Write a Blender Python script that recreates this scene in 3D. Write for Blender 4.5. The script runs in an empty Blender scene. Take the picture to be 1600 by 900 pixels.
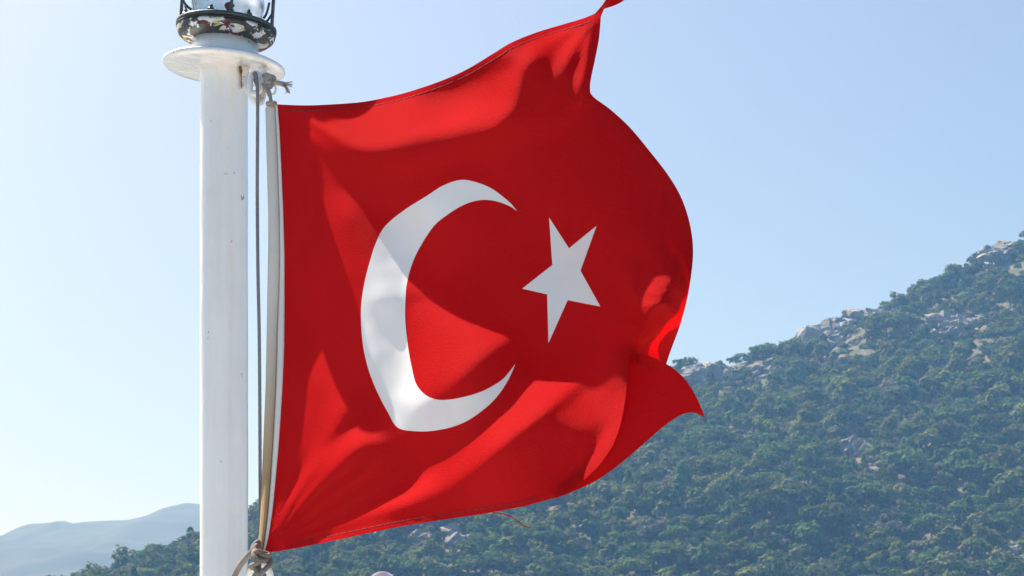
import bpy, bmesh, math, random
import numpy as np
from mathutils import Vector, Matrix, noise
from mathutils.geometry import delaunay_2d_cdt

S = bpy.context.scene
C = S.collection
R = math.radians

# ------------------------------------------------------------------ camera, sky, sun, exposure
F = 2978.0                       # focal length in photograph pixels (1600 wide)
HY = 975.0                       # photograph row of the sea horizon
CZ = 6.0                         # eye height above the sea
CAM = np.array([0.0, 0.0, CZ])
cam = bpy.data.cameras.new('camera')
cam.sensor_width = 36.0
cam.lens = 36.0 * F / 1600.0
cam.shift_y = (HY - 450.0) / 1600.0
cam.clip_start = 0.05
cam.clip_end = 60000
cam.dof.use_dof = True
cam.dof.focus_distance = 3.6
cam.dof.aperture_fstop = 40.0
co = bpy.data.objects.new('camera', cam)
co.location = CAM
co.rotation_euler = (R(90), 0, 0)
C.objects.link(co)
S.camera = co

SUN_EL, SUN_AZ = 50.0, 41.0      # azimuth: degrees left of the view direction (+Y)
ce, se = math.cos(R(SUN_EL)), math.sin(R(SUN_EL))
SV = np.array([-ce * math.sin(R(SUN_AZ)), ce * math.cos(R(SUN_AZ)), se])
W_ = bpy.data.worlds.new('World')
S.world = W_
W_.use_nodes = True
nt = W_.node_tree
bg = nt.nodes['Background']
sky = nt.nodes.new('ShaderNodeTexSky')
sky.sky_type = 'NISHITA'
sky.sun_disc = False
sky.sun_elevation = R(SUN_EL)
sky.sun_rotation = R(-SUN_AZ)
sky.altitude = 0
sky.air_density = 0.85
sky.dust_density = 2.05
sky.ozone_density = 3.0
tcs = nt.nodes.new('ShaderNodeTexCoord')          # hazy summer air: the thick last degrees above the horizon are left out
lift = nt.nodes.new('ShaderNodeVectorMath'); lift.operation = 'ADD'; lift.inputs[1].default_value = (0, 0, 0.14)
nrm = nt.nodes.new('ShaderNodeVectorMath'); nrm.operation = 'NORMALIZE'
nt.links.new(tcs.outputs['Generated'], lift.inputs[0]); nt.links.new(lift.outputs[0], nrm.inputs[0]); nt.links.new(nrm.outputs[0], sky.inputs[0])
nt.links.new(sky.outputs[0], bg.inputs[0])
bg.inputs[1].default_value = 0.071
sl = bpy.data.lights.new('sun', 'SUN')
sl.energy = 5.0
sl.angle = R(0.5)
sl.color = (1.0, 0.93, 0.84)
so = bpy.data.objects.new('sun', sl)
so.rotation_euler = Vector(SV).to_track_quat('Z', 'Y').to_euler()
so.location = (-20, 20, 40)
C.objects.link(so)
S.view_settings.view_transform = 'Standard'
S.view_settings.look = 'None'
S.view_settings.gamma = 1
S.view_settings.exposure = 1.24
S.cycles.volume_step_rate = 1
S.cycles.volume_bounces = 0
S.cycles.transmission_bounces = 8
S.cycles.max_bounces = 8
S.cycles.sample_clamp_indirect = 6.0

rng = np.random.default_rng(7)
random.seed(7)

# ------------------------------------------------------------------ helpers
def at(px, py, t):
    """world point seen at photograph pixel px,py at depth t (metres along +Y)"""
    return CAM + t * np.array([(px - 800.0) / F, 1.0, (HY - py) / F])

def tag(o, label=None, cat=None, group=None, kind=None):
    if label: o['label'] = label
    if cat: o['category'] = cat
    if group: o['group'] = group
    if kind: o['kind'] = kind
    return o

def empty(name, loc, label, cat, group=None):
    o = bpy.data.objects.new(name, None)
    C.objects.link(o)
    o.location = loc
    o.empty_display_size = 0.1
    return tag(o, label, cat, group)

def link(name, me, mat, parent=None, smooth=True):
    o = bpy.data.objects.new(name, me)
    C.objects.link(o)
    if mat:
        for m in (mat if isinstance(mat, (list, tuple)) else [mat]):
            me.materials.append(m)
    if smooth:
        me.polygons.foreach_set('use_smooth', [True] * len(me.polygons))
    if parent is not None:
        o.parent = parent
        o.matrix_parent_inverse = Matrix.Translation(-Vector(parent.location))
    return o

def np_mesh(name, v, f):
    me = bpy.data.meshes.new(name)
    v = np.asarray(v, float)
    f = np.asarray(f, int)
    n = f.shape[1]
    me.vertices.add(len(v)); me.vertices.foreach_set('co', v.ravel())
    me.loops.add(f.size); me.loops.foreach_set('vertex_index', f.ravel())
    me.polygons.add(len(f))
    me.polygons.foreach_set('loop_start', np.arange(0, f.size, n))
    me.polygons.foreach_set('loop_total', np.full(len(f), n))
    me.update(calc_edges=True)
    me.validate()
    return me

def catmull(pts, n):
    P = np.asarray(pts, float)
    P = np.vstack([2 * P[0] - P[1], P, 2 * P[-1] - P[-2]])
    out = []
    for i in range(1, len(P) - 2):
        for k in range(n):
            t = k / n
            a, b, c, d = P[i - 1], P[i], P[i + 1], P[i + 2]
            out.append(0.5 * (2 * b + (c - a) * t + (2 * a - 5 * b + 4 * c - d) * t * t + (3 * b - a - 3 * c + d) * t ** 3))
    out.append(P[-2])
    return np.array(out)

def tube(pts, rad, seg=12, closed=False, cap=True, name='tube', strands=0, pitch=0.02):
    """swept tube; rad is a number or list per point; strands>0 gives a laid rope section"""
    P = np.asarray(pts, float)
    n = len(P)
    r = np.full(n, rad) if np.isscalar(rad) else np.asarray(rad, float)
    T = (np.roll(P, -1, 0) - np.roll(P, 1, 0)) if closed else np.gradient(P, axis=0)
    T /= np.linalg.norm(T, axis=1)[:, None] + 1e-12
    ref = np.array([0.3, 0.9, 0.2])
    N = np.cross(T[0], ref); N /= np.linalg.norm(N)
    V = []
    arc = np.concatenate([[0], np.cumsum(np.linalg.norm(np.diff(P, axis=0), axis=1))])
    for i in range(n):
        N = N - T[i] * N.dot(T[i]); N /= np.linalg.norm(N)
        B = np.cross(T[i], N)
        for k in range(seg):
            a = 2 * math.pi * k / seg
            rr = r[i]
            if strands:
                rr *= 0.88 + 0.14 * abs(math.cos(0.5 * strands * (a - 2 * math.pi * arc[i] / pitch)))
            V.append(P[i] + rr * (math.cos(a) * N + math.sin(a) * B))
    Fc = []
    m = n if closed else n - 1
    for i in range(m):
        j = (i + 1) % n
        for k in range(seg):
            k2 = (k + 1) % seg
            Fc.append([i * seg + k, i * seg + k2, j * seg + k2, j * seg + k])
    me = bpy.data.meshes.new(name)
    faces = [tuple(f) for f in Fc]
    if cap and not closed:
        faces.append(tuple(range(seg - 1, -1, -1)))
        faces.append(tuple((n - 1) * seg + k for k in range(seg)))
    me.from_pydata([tuple(v) for v in V], [], faces)
    me.update()
    return me

def join(meshes, name):
    V, Fc, o = [], [], 0
    for me in meshes:
        V += [tuple(v.co) for v in me.vertices]
        Fc += [tuple(i + o for i in p.vertices) for p in me.polygons]
        o = len(V)
    me = bpy.data.meshes.new(name)
    me.from_pydata(V, [], Fc)
    me.update()
    return me

def lathe(prof, seg=64, name='lathe', wob=0.0, M=None):
    """prof: list of (r,z) from bottom to top"""
    V = []
    for (r, z) in prof:
        for k in range(seg):
            a = 2 * math.pi * k / seg
            q = 1 + (wob * noise.noise(Vector((math.cos(a) * 2, math.sin(a) * 2, z * 25))) if wob else 0)
            V.append(Vector((r * q * math.cos(a), r * q * math.sin(a), z)))
    if M is not None:
        V = [M @ v for v in V]
    Fc = []
    for i in range(len(prof) - 1):
        for k in range(seg):
            k2 = (k + 1) % seg
            Fc.append((i * seg + k, i * seg + k2, (i + 1) * seg + k2, (i + 1) * seg + k))
    Fc.append(tuple(range(seg - 1, -1, -1)))
    Fc.append(tuple((len(prof) - 1) * seg + k for k in range(seg)))
    me = bpy.data.meshes.new(name)
    me.from_pydata([tuple(v) for v in V], [], Fc)
    me.update()
    return me

def box(cx, cy, cz, sx, sy, sz, M=None, bev=0.0, name='box'):
    bm = bmesh.new()
    bmesh.ops.create_cube(bm, size=1.0)
    bmesh.ops.scale(bm, vec=(sx, sy, sz), verts=bm.verts)
    if bev:
        bmesh.ops.bevel(bm, geom=bm.edges[:], offset=bev, segments=2, affect='EDGES', profile=0.6)
    bmesh.ops.translate(bm, vec=(cx, cy, cz), verts=bm.verts)
    if M is not None:
        bmesh.ops.transform(bm, matrix=M, verts=bm.verts)
    me = bpy.data.meshes.new(name)
    bm.to_mesh(me); bm.free()
    return me

# ------------------------------------------------------------------ materials
class Mat:
    def __init__(s, name):
        s.m = bpy.data.materials.new(name)
        s.m.use_nodes = True
        s.t = s.m.node_tree
        s.t.nodes.clear()
        s.out = s.n('OutputMaterial')
        s._co = None
    def n(s, typ, **kw):
        nd = s.t.nodes.new('ShaderNode' + typ)
        for k, v in kw.items():
            if k in nd.inputs.keys(): nd.inputs[k].default_value = v
            else: setattr(nd, k, v)
        return nd
    def l(s, a, b): s.t.links.new(a, b)
    def co(s):
        if s._co is None: s._co = s.n('TexCoord')
        return s._co.outputs['Object']
    def noise(s, scale, detail=4, rough=0.55, vec=None, dist=0.0):
        nd = s.n('TexNoise', Scale=scale, Detail=detail, Roughness=rough, Distortion=dist)
        s.l(vec if vec is not None else s.co(), nd.inputs['Vector'])
        return nd.outputs['Fac']
    def mapping(s, sc, loc=(0, 0, 0)):
        nd = s.n('Mapping')
        nd.inputs['Scale'].default_value = sc
        nd.inputs['Location'].default_value = loc
        s.l(s.co(), nd.inputs['Vector'])
        return nd.outputs[0]
    def ramp(s, fac, stops, interp='LINEAR'):
        nd = s.n('ValToRGB')
        e = nd.color_ramp
        e.interpolation = interp
        while len(e.elements) > 2: e.elements.remove(e.elements[-1])
        for i, (p, c) in enumerate(stops):
            el = e.elements[i] if i < 2 else e.elements.new(p)
            el.position = p
            el.color = (*c, 1) if not np.isscalar(c) else (c, c, c, 1)
        s.l(fac, nd.inputs[0])
        return nd.outputs[0]
    def mix(s, fac, a, b, blend='MIX'):
        nd = s.n('Mix')
        nd.data_type = 'RGBA'
        nd.blend_type = blend
        for sock, v in ((nd.inputs[0], fac), (nd.inputs[6], a), (nd.inputs[7], b)):
            if isinstance(v, bpy.types.NodeSocket): s.l(v, sock)
            elif np.isscalar(v): sock.default_value = v
            else: sock.default_value = (*v, 1)
        return nd.outputs[2]
    def math(s, op, a, b=0.0, clamp=False):
        nd = s.n('Math')
        nd.operation = op
        nd.use_clamp = clamp
        for i, v in enumerate((a, b)):
            if isinstance(v, bpy.types.NodeSocket): s.l(v, nd.inputs[i])
            else: nd.inputs[i].default_value = v
        return nd.outputs[0]
    def bump(s, h, strength=0.3, dist=0.01):
        nd = s.n('Bump', Strength=strength, Distance=dist)
        s.l(h, nd.inputs['Height'])
        return nd.outputs[0]
    def set(s, sock, v):
        if isinstance(v, bpy.types.NodeSocket): s.l(v, sock)
        else: sock.default_value = (*v, 1) if not np.isscalar(v) else v
    def principled(s, col, rough=0.5, normal=None, **kw):
        p = s.n('BsdfPrincipled')
        s.set(p.inputs['Base Color'], col)
        s.set(p.inputs['Roughness'], rough)
        for k, v in kw.items(): s.set(p.inputs[k.replace('_', ' ')], v)
        if normal is not None: s.l(normal, p.inputs['Normal'])
        s.l(p.outputs[0], s.out.inputs['Surface'])
        return s.m

def fabric(name, col, tcol, trans, grain=0.8, gscale=300, sheen=0.0, stain=None):
    m = Mat(name)
    w1 = m.noise(gscale, 3, 0.7)
    w2 = m.noise(38, 4, 0.6)
    h = m.math('ADD', w1, m.math('MULTIPLY', w2, 0.5))
    nb = m.bump(h, grain, 0.0038)
    var = m.ramp(m.noise(3.2, 5, 0.6), [(0.3, 0.88), (0.7, 1.04)])
    base = m.mix(1.0, col, var, 'MULTIPLY')
    if stain is not None: base = stain(m, base)
    d = m.n('BsdfDiffuse'); m.set(d.inputs[0], base); m.l(nb, d.inputs['Normal'])
    t = m.n('BsdfTranslucent'); m.set(t.inputs[0], m.mix(1.0, tcol, var, 'MULTIPLY')); m.l(nb, t.inputs['Normal'])
    mx = m.n('MixShader'); mx.inputs[0].default_value = trans
    m.l(d.outputs[0], mx.inputs[1]); m.l(t.outputs[0], mx.inputs[2])
    g = m.n('BsdfGlossy'); g.inputs['Roughness'].default_value = 0.5; m.l(nb, g.inputs['Normal'])
    m2 = m.n('MixShader'); m2.inputs[0].default_value = sheen
    m.l(mx.outputs[0], m2.inputs[1]); m.l(g.outputs[0], m2.inputs[2])
    m.l(m2.outputs[0], m.out.inputs['Surface'])
    return m.m

RED = fabric('red_cloth', (0.565, 0.012, 0.014), (0.54, 0.0006, 0.002), 0.36, sheen=0.0022)
HEM = fabric('red_hem', (0.50, 0.013, 0.017), (0.5, 0.001, 0.001), 0.28, sheen=0.0)
WHITE = fabric('white_cloth', (0.82, 0.82, 0.83), (0.7, 0.68, 0.66), 0.30, grain=0.12, sheen=0.02)
TAPE = fabric('white_tape', (0.80, 0.79, 0.77), (0.6, 0.55, 0.5), 0.15, grain=0.3, sheen=0.0)
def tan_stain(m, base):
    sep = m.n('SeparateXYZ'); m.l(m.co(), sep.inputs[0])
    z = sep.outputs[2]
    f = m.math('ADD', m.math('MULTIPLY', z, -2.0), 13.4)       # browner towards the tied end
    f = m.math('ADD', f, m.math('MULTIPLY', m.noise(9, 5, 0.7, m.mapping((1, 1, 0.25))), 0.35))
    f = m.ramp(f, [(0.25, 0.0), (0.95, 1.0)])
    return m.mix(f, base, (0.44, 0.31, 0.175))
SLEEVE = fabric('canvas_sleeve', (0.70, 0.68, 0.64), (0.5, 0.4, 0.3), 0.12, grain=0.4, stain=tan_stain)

def paint_white():
    m = Mat('white_gloss_paint')
    drip = m.noise(26, 5, 0.6, m.mapping((1, 1, 0.16)))
    fine = m.noise(170, 3, 0.6)
    lump = m.noise(9, 2, 0.5, m.mapping((1, 1, 0.4)))
    h = m.math('ADD', m.math('ADD', m.math('MULTIPLY', drip, 1.0), m.math('MULTIPLY', fine, 0.12)), m.math('MULTIPLY', lump, 0.6))
    col = m.ramp(m.noise(5, 6, 0.65), [(0.3, (0.83, 0.82, 0.80)), (0.65, (0.88, 0.88, 0.87))])
    chips = m.ramp(m.noise(60, 3, 0.6, m.mapping((1, 1, 0.5), (3, 1, 2))), [(0.70, 0.0), (0.73, 1.0)])
    col = m.mix(1.0, col, m.ramp(m.noise(34, 4, 0.6, m.mapping((1, 1, 0.05))), [(0.35, (0.95, 0.945, 0.93)), (0.6, (1, 1, 1))]), 'MULTIPLY')
    col = m.mix(chips, col, (0.45, 0.30, 0.20))
    return m.principled(col, 0.2, m.bump(h, 0.6, 0.010), Specular_IOR_Level=0.5, Coat_Weight=0.7, Coat_Roughness=0.06)
PAINT = paint_white()

def rusty_paint(name):
    m = Mat(name)
    h = m.noise(40, 4, 0.6)
    r = m.ramp(m.noise(34, 4, 0.65, None, 0.4), [(0.56, 0.0), (0.62, 1.0)])
    col = m.mix(r, (0.80, 0.785, 0.75), m.ramp(m.noise(80, 3), [(0.35, (0.16, 0.06, 0.012)), (0.7, (0.42, 0.20, 0.03))]))
    return m.principled(col, 0.32, m.bump(h, 0.3, 0.004))
RING_PAINT = rusty_paint('chipped_white_paint')

def peeling():
    m = Mat('peeling_paint')
    a = m.noise(24, 9, 0.68, m.mapping((1, 1, 2.2)), 0.9)
    b = m.noise(27, 6, 0.65, m.mapping((1, 1, 2.0), (4, 2, 1)), 0.5)
    d = m.noise(15, 5, 0.6, m.mapping((1, 1, 1.5), (9, 3, 5)), 0.4)
    col = m.mix(m.ramp(d, [(0.5, 0.0), (0.54, 1.0)], 'LINEAR'), (0.74, 0.74, 0.75), (0.66, 0.56, 0.36))
    col = m.mix(m.ramp(a, [(0.47, 0.0), (0.495, 1.0)]), col, (0.035, 0.05, 0.045))
    col = m.mix(m.ramp(b, [(0.56, 0.0), (0.58, 1.0)]), col, (0.11, 0.018, 0.022))
    h = m.math('ADD', m.math('MULTIPLY', m.ramp(a, [(0.49, 1.0), (0.515, 0.0)]), 1.0), m.math('MULTIPLY', b, 0.5))
    return m.principled(col, 0.45, m.bump(h, 0.6, 0.004))
PEEL = peeling()

def dark_metal():
    m = Mat('dark_green_metal')
    col = m.ramp(m.noise(45, 6, 0.65), [(0.35, (0.022, 0.045, 0.045)), (0.58, (0.045, 0.075, 0.075)), (0.72, (0.12, 0.13, 0.12))])
    red = m.ramp(m.noise(16, 4, 0.6, m.mapping((1, 1, 1), (2, 7, 1))), [(0.66, 0.0), (0.69, 1.0)])
    col = m.mix(red, col, (0.13, 0.03, 0.035))
    return m.principled(col, 0.5, m.bump(m.noise(120, 4), 0.4, 0.002))
DARK = dark_metal()
mm = Mat('black_rubber'); RUBBER = mm.principled((0.012, 0.012, 0.014), 0.55)
mm = Mat('lens_glass')
LENS = mm.principled(mm.ramp(mm.noise(12, 4), [(0.3, (0.72, 0.80, 0.85)), (0.7, (0.82, 0.88, 0.91))]), 0.1,
                     Transmission_Weight=0.7, IOR=1.45, Coat_Weight=0.6, Coat_Roughness=0.05)
mm = Mat('maroon_paint_flake'); FLAKE = mm.principled(mm.ramp(mm.noise(90, 4), [(0.4, (0.10, 0.02, 0.02)), (0.7, (0.28, 0.07, 0.05))]), 0.5)
mm = Mat('rust'); RUST = mm.principled(mm.ramp(mm.noise(160, 5, 0.7), [(0.35, (0.07, 0.03, 0.01)), (0.65, (0.36, 0.17, 0.03))]), 0.9)

def rope_mat(name, c1, c2):
    m = Mat(name)
    f = m.noise(260, 4, 0.7)
    g = m.noise(11, 5, 0.6)
    col = m.mix(g, m.ramp(f, [(0.3, c1), (0.7, c2)]), tuple(0.75 * x for x in c1))
    return m.principled(col, 0.85, m.bump(f, 0.7, 0.002))
LINE = rope_mat('blue_grey_rope', (0.19, 0.19, 0.20), (0.36, 0.35, 0.355))
ROPE = rope_mat('grey_rope', (0.19, 0.165, 0.145), (0.36, 0.315, 0.27))
TWINE = rope_mat('beige_twine', (0.38, 0.32, 0.26), (0.58, 0.51, 0.43))

# ------------------------------------------------------------------ the sea, the ship, the hills
def sea_mat():
    m = Mat('sea_water')
    h = m.math('ADD', m.noise(0.15, 6, 0.6), m.math('MULTIPLY', m.noise(1.3, 4, 0.6), 0.3))
    return m.principled((0.012, 0.06, 0.09), 0.12, m.bump(h, 0.5, 0.8), IOR=1.33)
def disc(r, z, n=96):
    bm = bmesh.new()
    bmesh.ops.create_circle(bm, cap_ends=True, radius=r, segments=n)
    bmesh.ops.translate(bm, vec=(0, 0, z), verts=bm.verts)
    me = bpy.data.meshes.new('sea'); bm.to_mesh(me); bm.free()
    return me
tag(link('sea', disc(9500, 0), sea_mat(), smooth=False), kind='structure')

mm = Mat('deck_paint')
DECK = mm.principled(mm.ramp(mm.noise(3, 6, 0.6), [(0.3, (0.42, 0.41, 0.39)), (0.7, (0.52, 0.51, 0.49))]), 0.6)
DZ = 4.35
def hull():
    bm = bmesh.new()
    out = [(-4.2, -14), (-4.2, 4.0), (-3.4, 7.2), (-1.2, 9.5), (1.2, 9.5), (3.4, 7.2), (4.2, 4.0), (4.2, -14)]
    top = [bm.verts.new((x, y, DZ)) for x, y in out]
    low = [bm.verts.new((x * 0.8, y * 0.95, -1.0)) for x, y in out]
    bm.faces.new(top)
    bm.faces.new(low[::-1])
    for i in range(len(out)):
        j = (i + 1) % len(out)
        bm.faces.new((top[i], low[i], low[j], top[j]))
    bmesh.ops.bevel(bm, geom=[e for e in bm.edges if all(v in top for v in e.verts)], offset=0.05, segments=2, affect='EDGES')
    me = bpy.data.meshes.new('ship_deck'); bm.to_mesh(me); bm.free()
    return me
tag(link('ship_deck', hull(), DECK, smooth=False), kind='structure')

# near hill: ridge line of the photograph, standing 700 m away
RY, SY = 700.0, 425.0
ridge_px = [(-300, 1040), (-80, 1005), (60, 985), (140, 960), (200, 938), (230, 920), (270, 894), (310, 868), (360, 843), (400, 822), (500, 764), (600, 728), (700, 695),
            (800, 662), (900, 628), (980, 602), (1060, 582), (1110, 563), (1150, 556), (1200, 545), (1235, 538), (1265, 530), (1300, 505), (1330, 488),
            (1380, 476), (1420, 462), (1450, 443), (1490, 428), (1530, 408), (1560, 385), (1590, 374), (1640, 356), (1750, 320), (2000, 250), (2400, 160)]
rxs = np.array([(p - 800) / F * RY for p, _ in ridge_px])
rzs = np.array([CZ + (HY - q) / F * RY for _, q in ridge_px]) - 3.2     # tree crowns stand on it
def vnoise(x, y, s, seed):
    """smooth value noise, vectorised"""
    x = np.asarray(x) / s; y = np.asarray(y) / s
    xi = np.floor(x).astype(int); yi = np.floor(y).astype(int)
    fx = x - xi; fy = y - yi
    fx = fx * fx * (3 - 2 * fx); fy = fy * fy * (3 - 2 * fy)
    def h(a, b):
        q = (a * 374761393 + b * 668265263 + seed * 1442695041) & 0xffffffff
        q = ((q ^ (q >> 13)) * 1274126177) & 0xffffffff
        return ((q ^ (q >> 16)) & 0xffff) / 65535.0 * 2 - 1
    return (h(xi, yi) * (1 - fx) + h(xi + 1, yi) * fx) * (1 - fy) + (h(xi, yi + 1) * (1 - fx) + h(xi + 1, yi + 1) * fx) * fy
def hill_h(x, y):
    x = np.asarray(x, float); y = np.asarray(y, float)
    H = np.interp(x * RY / np.maximum(RY, 1), rxs, rzs)
    u = (y - SY) / (RY - SY)
    p = np.where(u < 1, np.clip(u, -0.2, 1) ** 1.0, 1 - 0.45 * (u - 1) ** 1.3 * (u > 1))
    p = np.where(u < 0, u, p)
    amp = np.clip(1 - np.abs(u - 0.45) / 0.6, 0, 1)
    n = 7.0 * vnoise(x, y, 75, 1) + 3.5 * vnoise(x, y, 31, 2) + 1.4 * vnoise(x, y, 12, 3)
    crag = 1.0 * np.abs(vnoise(x, y, 9, 5)) + 0.5 * vnoise(x, y, 4, 6)
    return np.where(H > 0, H * p, H) + n * amp * np.clip(H / 40, 0.1, 1) + crag * np.clip(H / 30, 0, 1) - 1.0 * np.clip(1 - H / 5, 0, 1) - 0.3

def grid_mesh(xs, ys, hf, name):
    X, Y = np.meshgrid(xs, ys)
    Z = hf(X, Y)
    nx, ny = len(xs), len(ys)
    i = np.arange(nx * ny).reshape(ny, nx)
    f = np.stack([i[:-1, :-1], i[:-1, 1:], i[1:, 1:], i[1:, :-1]], -1).reshape(-1, 4)
    return np_mesh(name, np.stack([X, Y, Z], -1).reshape(-1, 3), f)

def hill_mat():
    m = Mat('hillside_ground')
    soil = m.ramp(m.noise(0.06, 6, 0.65), [(0.3, (0.11, 0.09, 0.07)), (0.5, (0.165, 0.13, 0.10)), (0.7, (0.18, 0.165, 0.15))])
    scrub = m.ramp(m.noise(0.5, 5, 0.7), [(0.3, (0.035, 0.055, 0.022)), (0.7, (0.085, 0.10, 0.05))])
    f = m.ramp(m.noise(0.16, 6, 0.7), [(0.42, 0.0), (0.56, 1.0)])
    geo = m.n('NewGeometry'); sep = m.n('SeparateXYZ'); m.l(geo.outputs['Normal'], sep.inputs[0])
    steep = m.ramp(sep.outputs[2], [(0.62, 1.0), (0.80, 0.0)])
    col = m.mix(f, scrub, soil)
    col = m.mix(steep, col, m.ramp(m.noise(0.35, 6, 0.7), [(0.35, (0.20, 0.185, 0.175)), (0.65, (0.40, 0.36, 0.33))]))
    return m.principled(col, 0.95, m.bump(m.noise(0.9, 6, 0.7), 0.8, 0.8))
tag(link('hillside', grid_mesh(np.linspace(-420, 560, 420), np.linspace(395, 1000, 260), hill_h, 'hillside'), hill_mat()), kind='structure')

far_px = [(-700, 975), (-400, 920), (-150, 880), (-60, 862), (0, 838), (25, 824), (48, 813), (70, 812), (100, 807), (115, 812), (150, 809), (200, 807), (228, 800), (245, 793),
          (265, 786), (290, 782), (312, 784), (350, 783), (388, 789), (402, 793), (440, 808), (520, 845), (700, 900), (900, 940), (1100, 980)]
FY = 2500.0
fxs = np.array([(p - 800) / F * FY for p, _ in far_px]); fzs = np.array([CZ + (HY - q) / F * FY for _, q in far_px])
def far_h(x, y):
    H = np.interp(x, fxs, fzs)
    u = (y - 1500) / (FY - 1500)
    p = np.where(u < 1, np.clip(u, 0, 1) ** 0.9, 1 - 0.4 * (np.maximum(u, 1) - 1))
    n = 13 * vnoise(x, y, 200, 11) + 9 * vnoise(x, y, 80, 12) + 4 * vnoise(x, y, 34, 13)
    return H * p - 4 + n * np.clip(1 - np.abs(u - 0.5) / 0.5, 0, 1) + 1.6 * vnoise(x, y, 28, 14) * p
mm = Mat('far_hill_ground')
FARM = mm.principled(mm.mix(mm.ramp(mm.noise(0.02, 7, 0.7), [(0.4, 0.0), (0.6, 1.0)]), (0.005, 0.010, 0.010), (0.018, 0.019, 0.018)), 0.95)
tag(link('far_hills', grid_mesh(np.linspace(-1450, 350, 260), np.linspace(1490, 3100, 150), far_h, 'far_hills'), FARM), kind='structure')

# haze: one closed box of even air round everything
hz = box(0, 200, 135, 20200, 20200, 272, name='haze')
m = Mat('haze_air')
pv = m.n('VolumePrincipled')
pv.inputs['Color'].default_value = (0.205, 0.50, 1.0, 1)
pv.inputs['Absorption Color'].default_value = (1, 1, 1, 1)
pv.inputs['Density'].default_value = 4.6e-4
pv.inputs['Anisotropy'].default_value = -0.03
m.l(pv.outputs[0], m.out.inputs['Volume'])
m.m.cycles.homogeneous_volume = True if hasattr(m.m.cycles, 'homogeneous_volume') else None
tag(link('haze', hz, m.m, smooth=False), kind='stuff')

# ------------------------------------------------------------------ trees and rocks on the hill
def leaf_mat(name, c):
    m = Mat(name)
    oi = m.n('ObjectInfo')
    n1 = m.noise(0.5, 4, 0.6)
    col = m.ramp(n1, [(0.25, tuple(0.6 * x for x in c)), (0.55, c), (0.8, (c[0] * 1.6, c[1] * 1.35, c[2] * 1.2))])
    hs = m.n('HueSaturation'); m.l(col, hs.inputs['Color'])
    m.l(m.math('ADD', m.math('MULTIPLY', oi.outputs['Random'], 0.6), 0.7), hs.inputs['Value'])
    m.l(m.math('ADD', m.math('MULTIPLY', oi.outputs['Random'], 0.05), 0.475), hs.inputs['Hue'])
    d = m.n('BsdfDiffuse'); m.l(hs.outputs[0], d.inputs[0])
    t = m.n('BsdfTranslucent'); m.l(hs.outputs[0], t.inputs[0])
    mx = m.n('MixShader'); mx.inputs[0].default_value = 0.28
    m.l(d.outputs[0], mx.inputs[1]); m.l(t.outputs[0], mx.inputs[2]); m.l(mx.outputs[0], m.out.inputs['Surface'])
    return m.m
LEAF = [leaf_mat('pine_green', (0.09, 0.135, 0.042)), leaf_mat('olive_green', (0.145, 0.17, 0.06)), leaf_mat('grey_green', (0.15, 0.155, 0.10))]
mm = Mat('bark'); BARK = mm.principled((0.10, 0.07, 0.05), 0.9)

def crown_mesh(seed, lobes, n_leaf, leaf):
    """leaf-sized faces spread through several uneven lobes; unit metres; returns V,F(quads),N"""
    g = np.random.default_rng(seed)
    V, Nn = [], []
    for (cx, cy, cz, rx, ry, rz, share) in lobes:
        k = int(n_leaf * share)
        d = g.normal(size=(k, 3)); d /= np.linalg.norm(d, axis=1)[:, None]
        d[:, 2] = np.where(d[:, 2] < -0.5, -d[:, 2], d[:, 2])
        rad = g.uniform(0.55, 1.08, k) ** 0.6
        bumpy = 1 + 0.22 * np.sin(d[:, 0] * 5 + seed) * np.sin(d[:, 1] * 6 + 2) * np.sin(d[:, 2] * 5 + 1)
        P = np.array([cx, cy, cz]) + d * rad[:, None] * bumpy[:, None] * np.array([rx, ry, rz])
        nrm = d * np.array([1 / rx, 1 / ry, 1 / rz]) + 0.28 * g.normal(size=(k, 3)) + np.array([0, 0, 0.2])
        nrm /= np.linalg.norm(nrm, axis=1)[:, None]
        a = np.cross(nrm, g.normal(size=(k, 3))); a /= np.linalg.norm(a, axis=1)[:, None]
        b = np.cross(nrm, a)
        s = leaf * g.uniform(0.6, 1.3, k)[:, None]
        for (u, w) in ((-1, -0.7), (1, -0.8), (0.8, 0.8), (-0.9, 0.7)):
            V.append(P + a * s * u + b * s * w)
        Nn.append(nrm)
    # interleave
    Vs, o = [], 0
    for L in range(len(lobes)):
        q = np.stack(V[4 * L:4 * L + 4], 1)
        Vs.append(q.reshape(-1, 3))
    Vs = np.vstack(Vs)
    Fq = np.arange(len(Vs)).reshape(-1, 4)
    return Vs, Fq

def trunk_mesh(h, r, lean=0.0):
    pts = catmull([(0, 0, -0.6), (0.05, 0, h * 0.3), (lean * 0.5, 0.1, h * 0.65), (lean, 0, h)], 3)
    t = tube(pts, np.linspace(r, r * 0.45, len(pts)), 6, name='trunk')
    b1 = tube(catmull([(0.03, 0, h * 0.45), (0.8, 0.3, h * 0.68), (1.3, 0.5, h * 0.85)], 2), [r * 0.5, r * 0.45, r * 0.4, r * 0.3, r * 0.2], 5)
    b2 = tube(catmull([(0.05, 0, h * 0.5), (-0.7, -0.4, h * 0.7), (-1.2, -0.5, h * 0.88)], 2), [r * 0.5, r * 0.45, r * 0.4, r * 0.3, r * 0.2], 5)
    return join([t, b1, b2], 'trunk')

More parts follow.
